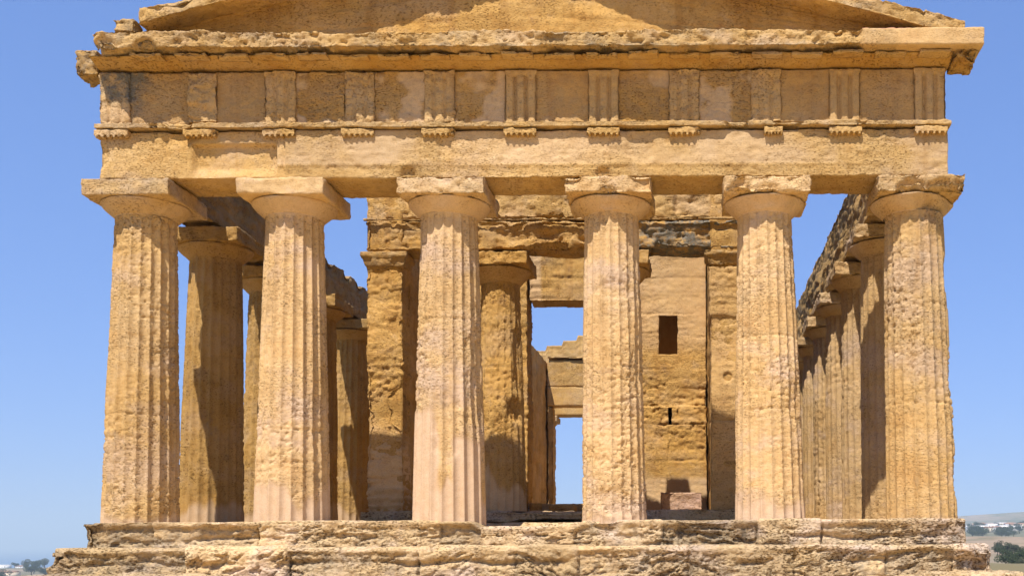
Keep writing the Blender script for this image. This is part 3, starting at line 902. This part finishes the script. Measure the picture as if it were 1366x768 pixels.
def ground_h(X, Y):
    # distances from the temple's ridge, so the crest runs on either side of it
    dx = np.maximum(np.abs(X) - 8, 0) * np.sign(X)
    dy = np.where(Y > 0, np.maximum(Y - 42, 0), np.minimum(Y + 12, 0))
    r = np.sqrt(dx ** 2 + dy ** 2)
    r = np.maximum(r, 1)
    rc = np.sqrt((X - CX) ** 2 + (Y - CY) ** 2)
    tt = np.where(np.abs(X) + np.abs(Y) > 1, np.arctan2(X - CX, np.maximum(Y - CY, 1e-3)), 0)
    wr = sstep(-0.25, 0.18, tt)
    rr = np.where(rc > 150, rc, r)
    bl = sstep(60, 200, rc)
    rr = r * (1 - bl) + rc * bl
    h = profile(rr, PR) * wr + profile(rr, PL) * (1 - wr)
    # the far ridge climbs towards the right
    h = h + wr * sstep(3000, 4800, rc) * (tt - 0.28) * 260
    P = np.stack([X, Y, 0 * X], 1)
    amp = np.clip((rc - 40) / 600, 0, 1)
    h = h + amp * (2.2 * fbm(P * 0.006 + 3, 4) + 6 * sstep(900, 4000, rc) * fbm(P * 0.0016 + 9, 3))
    h = h + 0.10 * fbm(P * 0.35, 3) * sstep(0, 6, r)
    return h


nr, na = 230, 720
rad = np.concatenate([[0.0], np.geomspace(2.0, 30000, nr - 1)])
ang = np.arange(na) / na * 2 * math.pi
RR, AA = np.meshgrid(rad, ang, indexing='ij')
GX, GY = (RR * np.sin(AA)).ravel() + 3.0, (RR * np.cos(AA)).ravel() + 5.0
GZ = ground_h(GX, GY)
GZ = np.where((np.abs(GX) < 9.4) & (GY > -1.9) & (GY < 40), -2.2, GZ)
i, j = np.meshgrid(np.arange(nr - 1), np.arange(na), indexing='ij')
i, j = i.ravel(), j.ravel()
j2 = (j + 1) % na
GF = np.stack([i * na + j, i * na + j2, (i + 1) * na + j2, (i + 1) * na + j], 1)[:, ::-1]

gm = bpy.data.materials.new("dry_ground")
gm.use_nodes = True
t = gm.node_tree
bs = t.nodes["Principled BSDF"]
bs.inputs['Roughness'].default_value = 0.95
bs.inputs['Specular IOR Level'].default_value = 0.1
g = N(t, "ShaderNodeNewGeometry").outputs['Position']
vo = N(t, "ShaderNodeTexVoronoi", feature='F1')
vo.inputs['Scale'].default_value = 0.0055
vo.inputs['Randomness'].default_value = 0.9
mp = N(t, "ShaderNodeMapping")
mp.inputs['Scale'].default_value = (1.0, 0.55, 0.0)
t.links.new(g, mp.inputs[0])
t.links.new(mp.outputs[0], vo.inputs['Vector'])
sep = N(t, "ShaderNodeSeparateColor")
t.links.new(vo.outputs['Color'], sep.inputs[0])
field = mixc(t, ramp(t, sep.outputs[0], 0.25, 0.6), (0.27, 0.20, 0.13), (0.17, 0.15, 0.09))
field = mixc(t, ramp(t, sep.outputs[1], 0.72, 0.78), field, (0.12, 0.12, 0.06))
field = mixc(t, ramp(t, noise(t, g, 0.01, 6, 0.7), 0.50, 0.60, 0, 0.8), field, (0.09, 0.10, 0.05))
near = mixc(t, ramp(t, noise(t, g, 0.5, 5), 0.4, 0.6), (0.66, 0.46, 0.19), (0.58, 0.39, 0.15))
sx = N(t, "ShaderNodeSeparateXYZ")
t.links.new(g, sx.inputs[0])
side_ = ramp(t, math_(t, 'ADD', math_(t, 'ABSOLUTE', sx.outputs[0]), math_(t, 'MULTIPLY', sx.outputs[1], 0.4)), 12, 16)
near = mixc(t, side_, near, (0.17, 0.14, 0.07))
near = mixc(t, ramp(t, noise(t, g, 0.22, 5), 0.56, 0.66), near, (0.22, 0.20, 0.10))
ln = N(t, "ShaderNodeVectorMath", operation='LENGTH')
t.links.new(g, ln.inputs[0])
t.links.new(mixc(t, ramp(t, ln.outputs['Value'], 50, 140), near, field), bs.inputs['Base Color'])
tag(mesh_obj("ground", np.stack([GX, GY, GZ], 1), GF, gm), kind="structure")

# sea
sm = bpy.data.materials.new("sea_water")
sm.use_nodes = True
t = sm.node_tree
bs = t.nodes["Principled BSDF"]
bs.inputs['Base Color'].default_value = (0.03, 0.09, 0.17, 1)
bs.inputs['Roughness'].default_value = 0.32
g = N(t, "ShaderNodeNewGeometry").outputs['Position']
b = N(t, "ShaderNodeBump")
b.inputs['Strength'].default_value = 0.5
b.inputs['Distance'].default_value = 1.0
t.links.new(noise(t, g, 0.05, 6, 0.6), b.inputs['Height'])
t.links.new(b.outputs[0], bs.inputs['Normal'])
a = np.arange(96) / 96 * 2 * math.pi
SV = np.concatenate([[[0, 0, -110]], np.stack([40000 * np.sin(a), 40000 * np.cos(a), 0 * a - 110], 1)])
SF = np.stack([np.zeros(96, int), 1 + (np.arange(96) + 1) % 96, 1 + np.arange(96)], 1)
tag(mesh_obj("sea", SV, SF, sm, smooth=False), kind="structure")

# ---- distant houses
def at(px, dist):
    return CX + (px - 925) / 1428 * dist, CY + dist


def gz(x, y):
    return float(ground_h(np.array([x]), np.array([y]))[0])


WHITE = flat_mat("white_render", (0.78, 0.75, 0.70), var=0.12, scale=0.1)
CREAM = flat_mat("cream_render", (0.66, 0.55, 0.38), var=0.12, scale=0.1)
ROOF = flat_mat("clay_roof", (0.36, 0.20, 0.12), var=0.2, scale=0.3)
GLASS = flat_mat("dark_window", (0.05, 0.06, 0.07), rough=0.3)


def simple_box(b):
    x0, x1, y0, y1, z0, z1 = b
    return lattice(np.array([x0, x1]), np.array([y0, y1]), np.array([z0, z1]))


def house(px, dist, wx, wy, h, wall, flat, label, group):
    x, y = at(px, dist)
    z = gz(x, y)
    o = empty("house", (x, y, z))
    tag(o, label, "house", group)
    V, F = simple_box((x - wx, x + wx, y - wy, y + wy, z - 2, z + h))
    mesh_obj("wall", V, F, wall, o, False)
    if flat:
        V, F = simple_box((x - wx - .3, x + wx + .3, y - wy - .3, y + wy + .3, z + h + .01, z + h + 0.6))
        mesh_obj("roof", V, F, wall, o, False)
    else:
        V, F = simple_box((x - wx - .5, x + wx + .5, y - wy - .5, y + wy + .5, z + h + .01, z + h + 2.2))
        m = V[:, 2] > z + h + 1
        V[m, 1] = y + (V[m, 1] - y) * 0.05
        mesh_obj("roof", V, F, ROOF, o, False)
    for k in range(3):
        wxp = x - wx * 0.6 + k * wx * 0.6
        V, F = simple_box((wxp - .7, wxp + .7, y - wy - .06, y - wy - .005, z + h * .45, z + h * .75))
        mesh_obj("window", V, F, GLASS, o, False)


town = [(1297, 1900, 9, 8, 9, WHITE, True), (1303, 2150, 8, 8, 8, CREAM, False), (1309, 1950, 11, 8, 10, WHITE, True), (1315, 2250, 8, 7, 8, WHITE, False),
        (1318, 1880, 7, 7, 8, CREAM, False), (1323, 2100, 10, 8, 11, WHITE, True), (1329, 1900, 8, 7, 8, WHITE, False), (1333, 2300, 9, 8, 9, CREAM, True),
        (1338, 2050, 9, 8, 9, WHITE, True), (1293, 2250, 8, 8, 8, WHITE, True), (1300, 2450, 8, 8, 8, CREAM, True), (1307, 2400, 9, 8, 9, WHITE, False), (1312, 2100, 7, 7, 7, WHITE, True), (1321, 2450, 9, 8, 8, WHITE, True), (1326, 2320, 8, 7, 8, CREAM, False), (1336, 2480, 9, 8, 9, WHITE, True), (1342, 1930, 7, 7, 7, CREAM, True), (1349, 2420, 9, 8, 8, WHITE, False), (1356, 1960, 8, 7, 8, WHITE, True), (1364, 2200, 8, 7, 8, CREAM, False), (1345, 2280, 8, 7, 8, WHITE, False), (1352, 2120, 7, 7, 8, CREAM, False), (1359, 2350, 9, 8, 9, WHITE, True)]
TL = {('W', True): "tiny white flat-roofed house among the far town on the right hillside", ('W', False): "tiny white house with clay roof among the far town on the right hillside",
      ('C', True): "tiny cream flat-roofed house among the far town on the right hillside", ('C', False): "tiny cream house with clay roof among the far town on the right hillside"}
for q in town:
    house(*q, TL[('W' if q[5] is WHITE else 'C', q[6])], "houses of the far town on the right hillside")
house(6, 2150, 9, 8, 9, WHITE, True, "bright white flat-roofed house on the far coastal rise at the left edge", "houses on the far coast")
house(27, 2180, 7, 7, 6, WHITE, False, "white house with clay roof on the far coast beside the temple's left steps", "houses on the far coast")
house(12, 1400, 10, 8, 7, CREAM, False, "cream house with clay roof lower on the coastal slope at the left", "houses on the far coast")

# ---- trees: tapered trunk with limbs, crown of leaf clumps
LEAFD = flat_mat("dark_leaves", (0.060, 0.080, 0.035), var=0.4, scale=1.5)
LEAFO = flat_mat("olive_leaves", (0.085, 0.095, 0.050), var=0.35, scale=1.5)
LEAFG = flat_mat("bright_leaves", (0.10, 0.13, 0.035), var=0.35, scale=2)
BARK = flat_mat("bark", (0.10, 0.075, 0.05), var=0.3, scale=3)


def crown_mesh(seed, nl, size):
    r = np.random.default_rng(seed)
    nc = 14
    cen = r.normal(size=(nc, 3)) * np.array([0.42, 0.42, 0.26])
    cr_ = r.uniform(0.22, 0.42, nc)
    ci = r.integers(0, nc, nl)
    d = r.normal(size=(nl, 3))
    d /= np.linalg.norm(d, axis=1, keepdims=True)
    p = cen[ci] + d * (cr_[ci] * r.uniform(0.55, 1.0, nl) ** 0.5)[:, None]
    a = r.normal(size=(nl, 3))
    a /= np.linalg.norm(a, axis=1, keepdims=True)
    b_ = np.cross(a, r.normal(size=(nl, 3)))
    b_ /= np.linalg.norm(b_, axis=1, keepdims=True)
    s = size * r.uniform(0.6, 1.3, nl)[:, None]
    V = np.stack([p - a * s, p + b_ * s * .6, p + a * s, p - b_ * s * .6], 1).reshape(-1, 3)
    F = np.arange(nl * 4).reshape(-1, 4)
    return V, F


def trunk_mesh(seed, h):
    r = random.Random(seed)
    Vs, Fs, n = [], [], 0

    def limb(p0, p1, r0, r1):
        nonlocal n
        p0, p1 = Vector(p0), Vector(p1)
        ax_ = (p1 - p0).normalized()
        u = ax_.orthogonal().normalized()
        v = ax_.cross(u)
        for p, rr in ((p0, r0), ((p0 + p1) / 2 + u * 0.05, (r0 + r1) / 2), (p1, r1)):
            for k in range(7):
                a_ = k / 7 * 2 * math.pi
                Vs.append(tuple(p + (u * math.cos(a_) + v * math.sin(a_)) * rr))
        for s in range(2):
            for k in range(7):
                Fs.append((n + s * 7 + k, n + s * 7 + (k + 1) % 7, n + s * 7 + 7 + (k + 1) % 7, n + s * 7 + 7 + k))
        n += 21
    limb((0, 0, -0.5), (0.1, 0, h), 0.22, 0.13)
    for k in range(4):
        a_ = k * 1.6 + r.random()
        limb((0.1, 0, h * .9), (math.cos(a_) * 1.0, math.sin(a_) * 1.0, h + 1.1), 0.11, 0.04)
    return np.array(Vs), np.array(Fs)


protos = {}
for nm, mat, seed in (("dark", LEAFD, 1), ("olive", LEAFO, 2), ("bright", LEAFG, 3)):
    V, F = crown_mesh(seed, 2600, 0.055)
    V = V * np.array([2.3, 2.3, 2.3]) + np.array([0, 0, 2.6])
    TV, TF = trunk_mesh(seed, 1.5)
    protos[nm] = [(V, F, mat), (TV, TF, BARK), None]


def tree(kind, px, dist, s, label, group, dz=0.0):
    x, y = at(px, dist)
    z = gz(x, y) + dz
    o = empty("tree", (x, y, z))
    o.scale = (s, s, s * 0.9)
    o.rotation_euler[2] = (px * 1.7) % 6.28
    tag(o, label, "tree", group)
    p = protos[kind]
    if p[2] is None:
        me1 = mesh_obj("crown", p[0][0], p[0][1], p[0][2], None, False)
        me2 = mesh_obj("trunk", p[1][0], p[1][1], p[1][2], None, True)
        p[2] = (me1, me2)
        kids = p[2]
    else:
        kids = [q.copy() for q in p[2]]
        for q in kids: COL.objects.link(q)
    for q in kids:
        q.parent = o
    return o


GT = "trees on the slope below the temple's right end"
tree("bright", 1366, 150, 0.95, "bright green bush nearest in the bottom right corner", GT)
for px_, d_, s_ in ((1341, 330, 1.3), (1349, 360, 1.5), (1358, 340, 1.45), (1368, 355, 1.6), (1353, 300, 1.1)):
    tree("dark", px_, d_, s_, "dark tree in the clump just beyond the broken right end of the steps", GT)
tree("olive", 1362, 280, 1.0, "grey-green olive tree in front of the dark clump at the lower right", GT)
r = random.Random(11)
for k in range(12):
    tree("olive" if k % 2 else "dark", 1330 + 40 * r.random(), 430 + 130 * r.random(), 1.1 + .4 * r.random(),
         "small round olive tree in the row at the foot of the tan field" if k % 2 else "small dark tree in the row at the foot of the tan field", "orchard trees below the tan field")
for k in range(34):
    tree("dark", 1290 + 72 * r.random(), 1450 + 800 * r.random(), 2.6 + 1.6 * r.random(), "dark tree in front of the far town on the right hillside", "trees in front of the far town")
for k in range(14):
    tree("dark" if k % 3 else "olive", -2 + 68 * r.random(), 1000 + 1000 * r.random(), 3.0 + 1.8 * r.random(),
         "dark tree on the far coastal slope left of the temple" if k % 3 else "grey-green tree on the far coastal slope left of the temple", "trees on the far coast")

# ================================================================== HAZE
hm = bpy.data.materials.new("sea_air")
hm.use_nodes = True
t = hm.node_tree
t.nodes.remove(t.nodes["Principled BSDF"])
pv = N(t, "ShaderNodeVolumePrincipled")
pv.inputs['Color'].default_value = (0.74, 0.92, 1.0, 1)
pv.inputs['Density'].default_value = 0.00014
pv.inputs['Anisotropy'].default_value = 0.0
t.links.new(pv.outputs[0], t.nodes["Material Output"].inputs['Volume'])
V, F = simple_box((-41000, 41000, -41000, 41000, -140, float(GZ.max()) + 8))
tag(mesh_obj("haze", V, F, hm, smooth=False), kind="stuff")
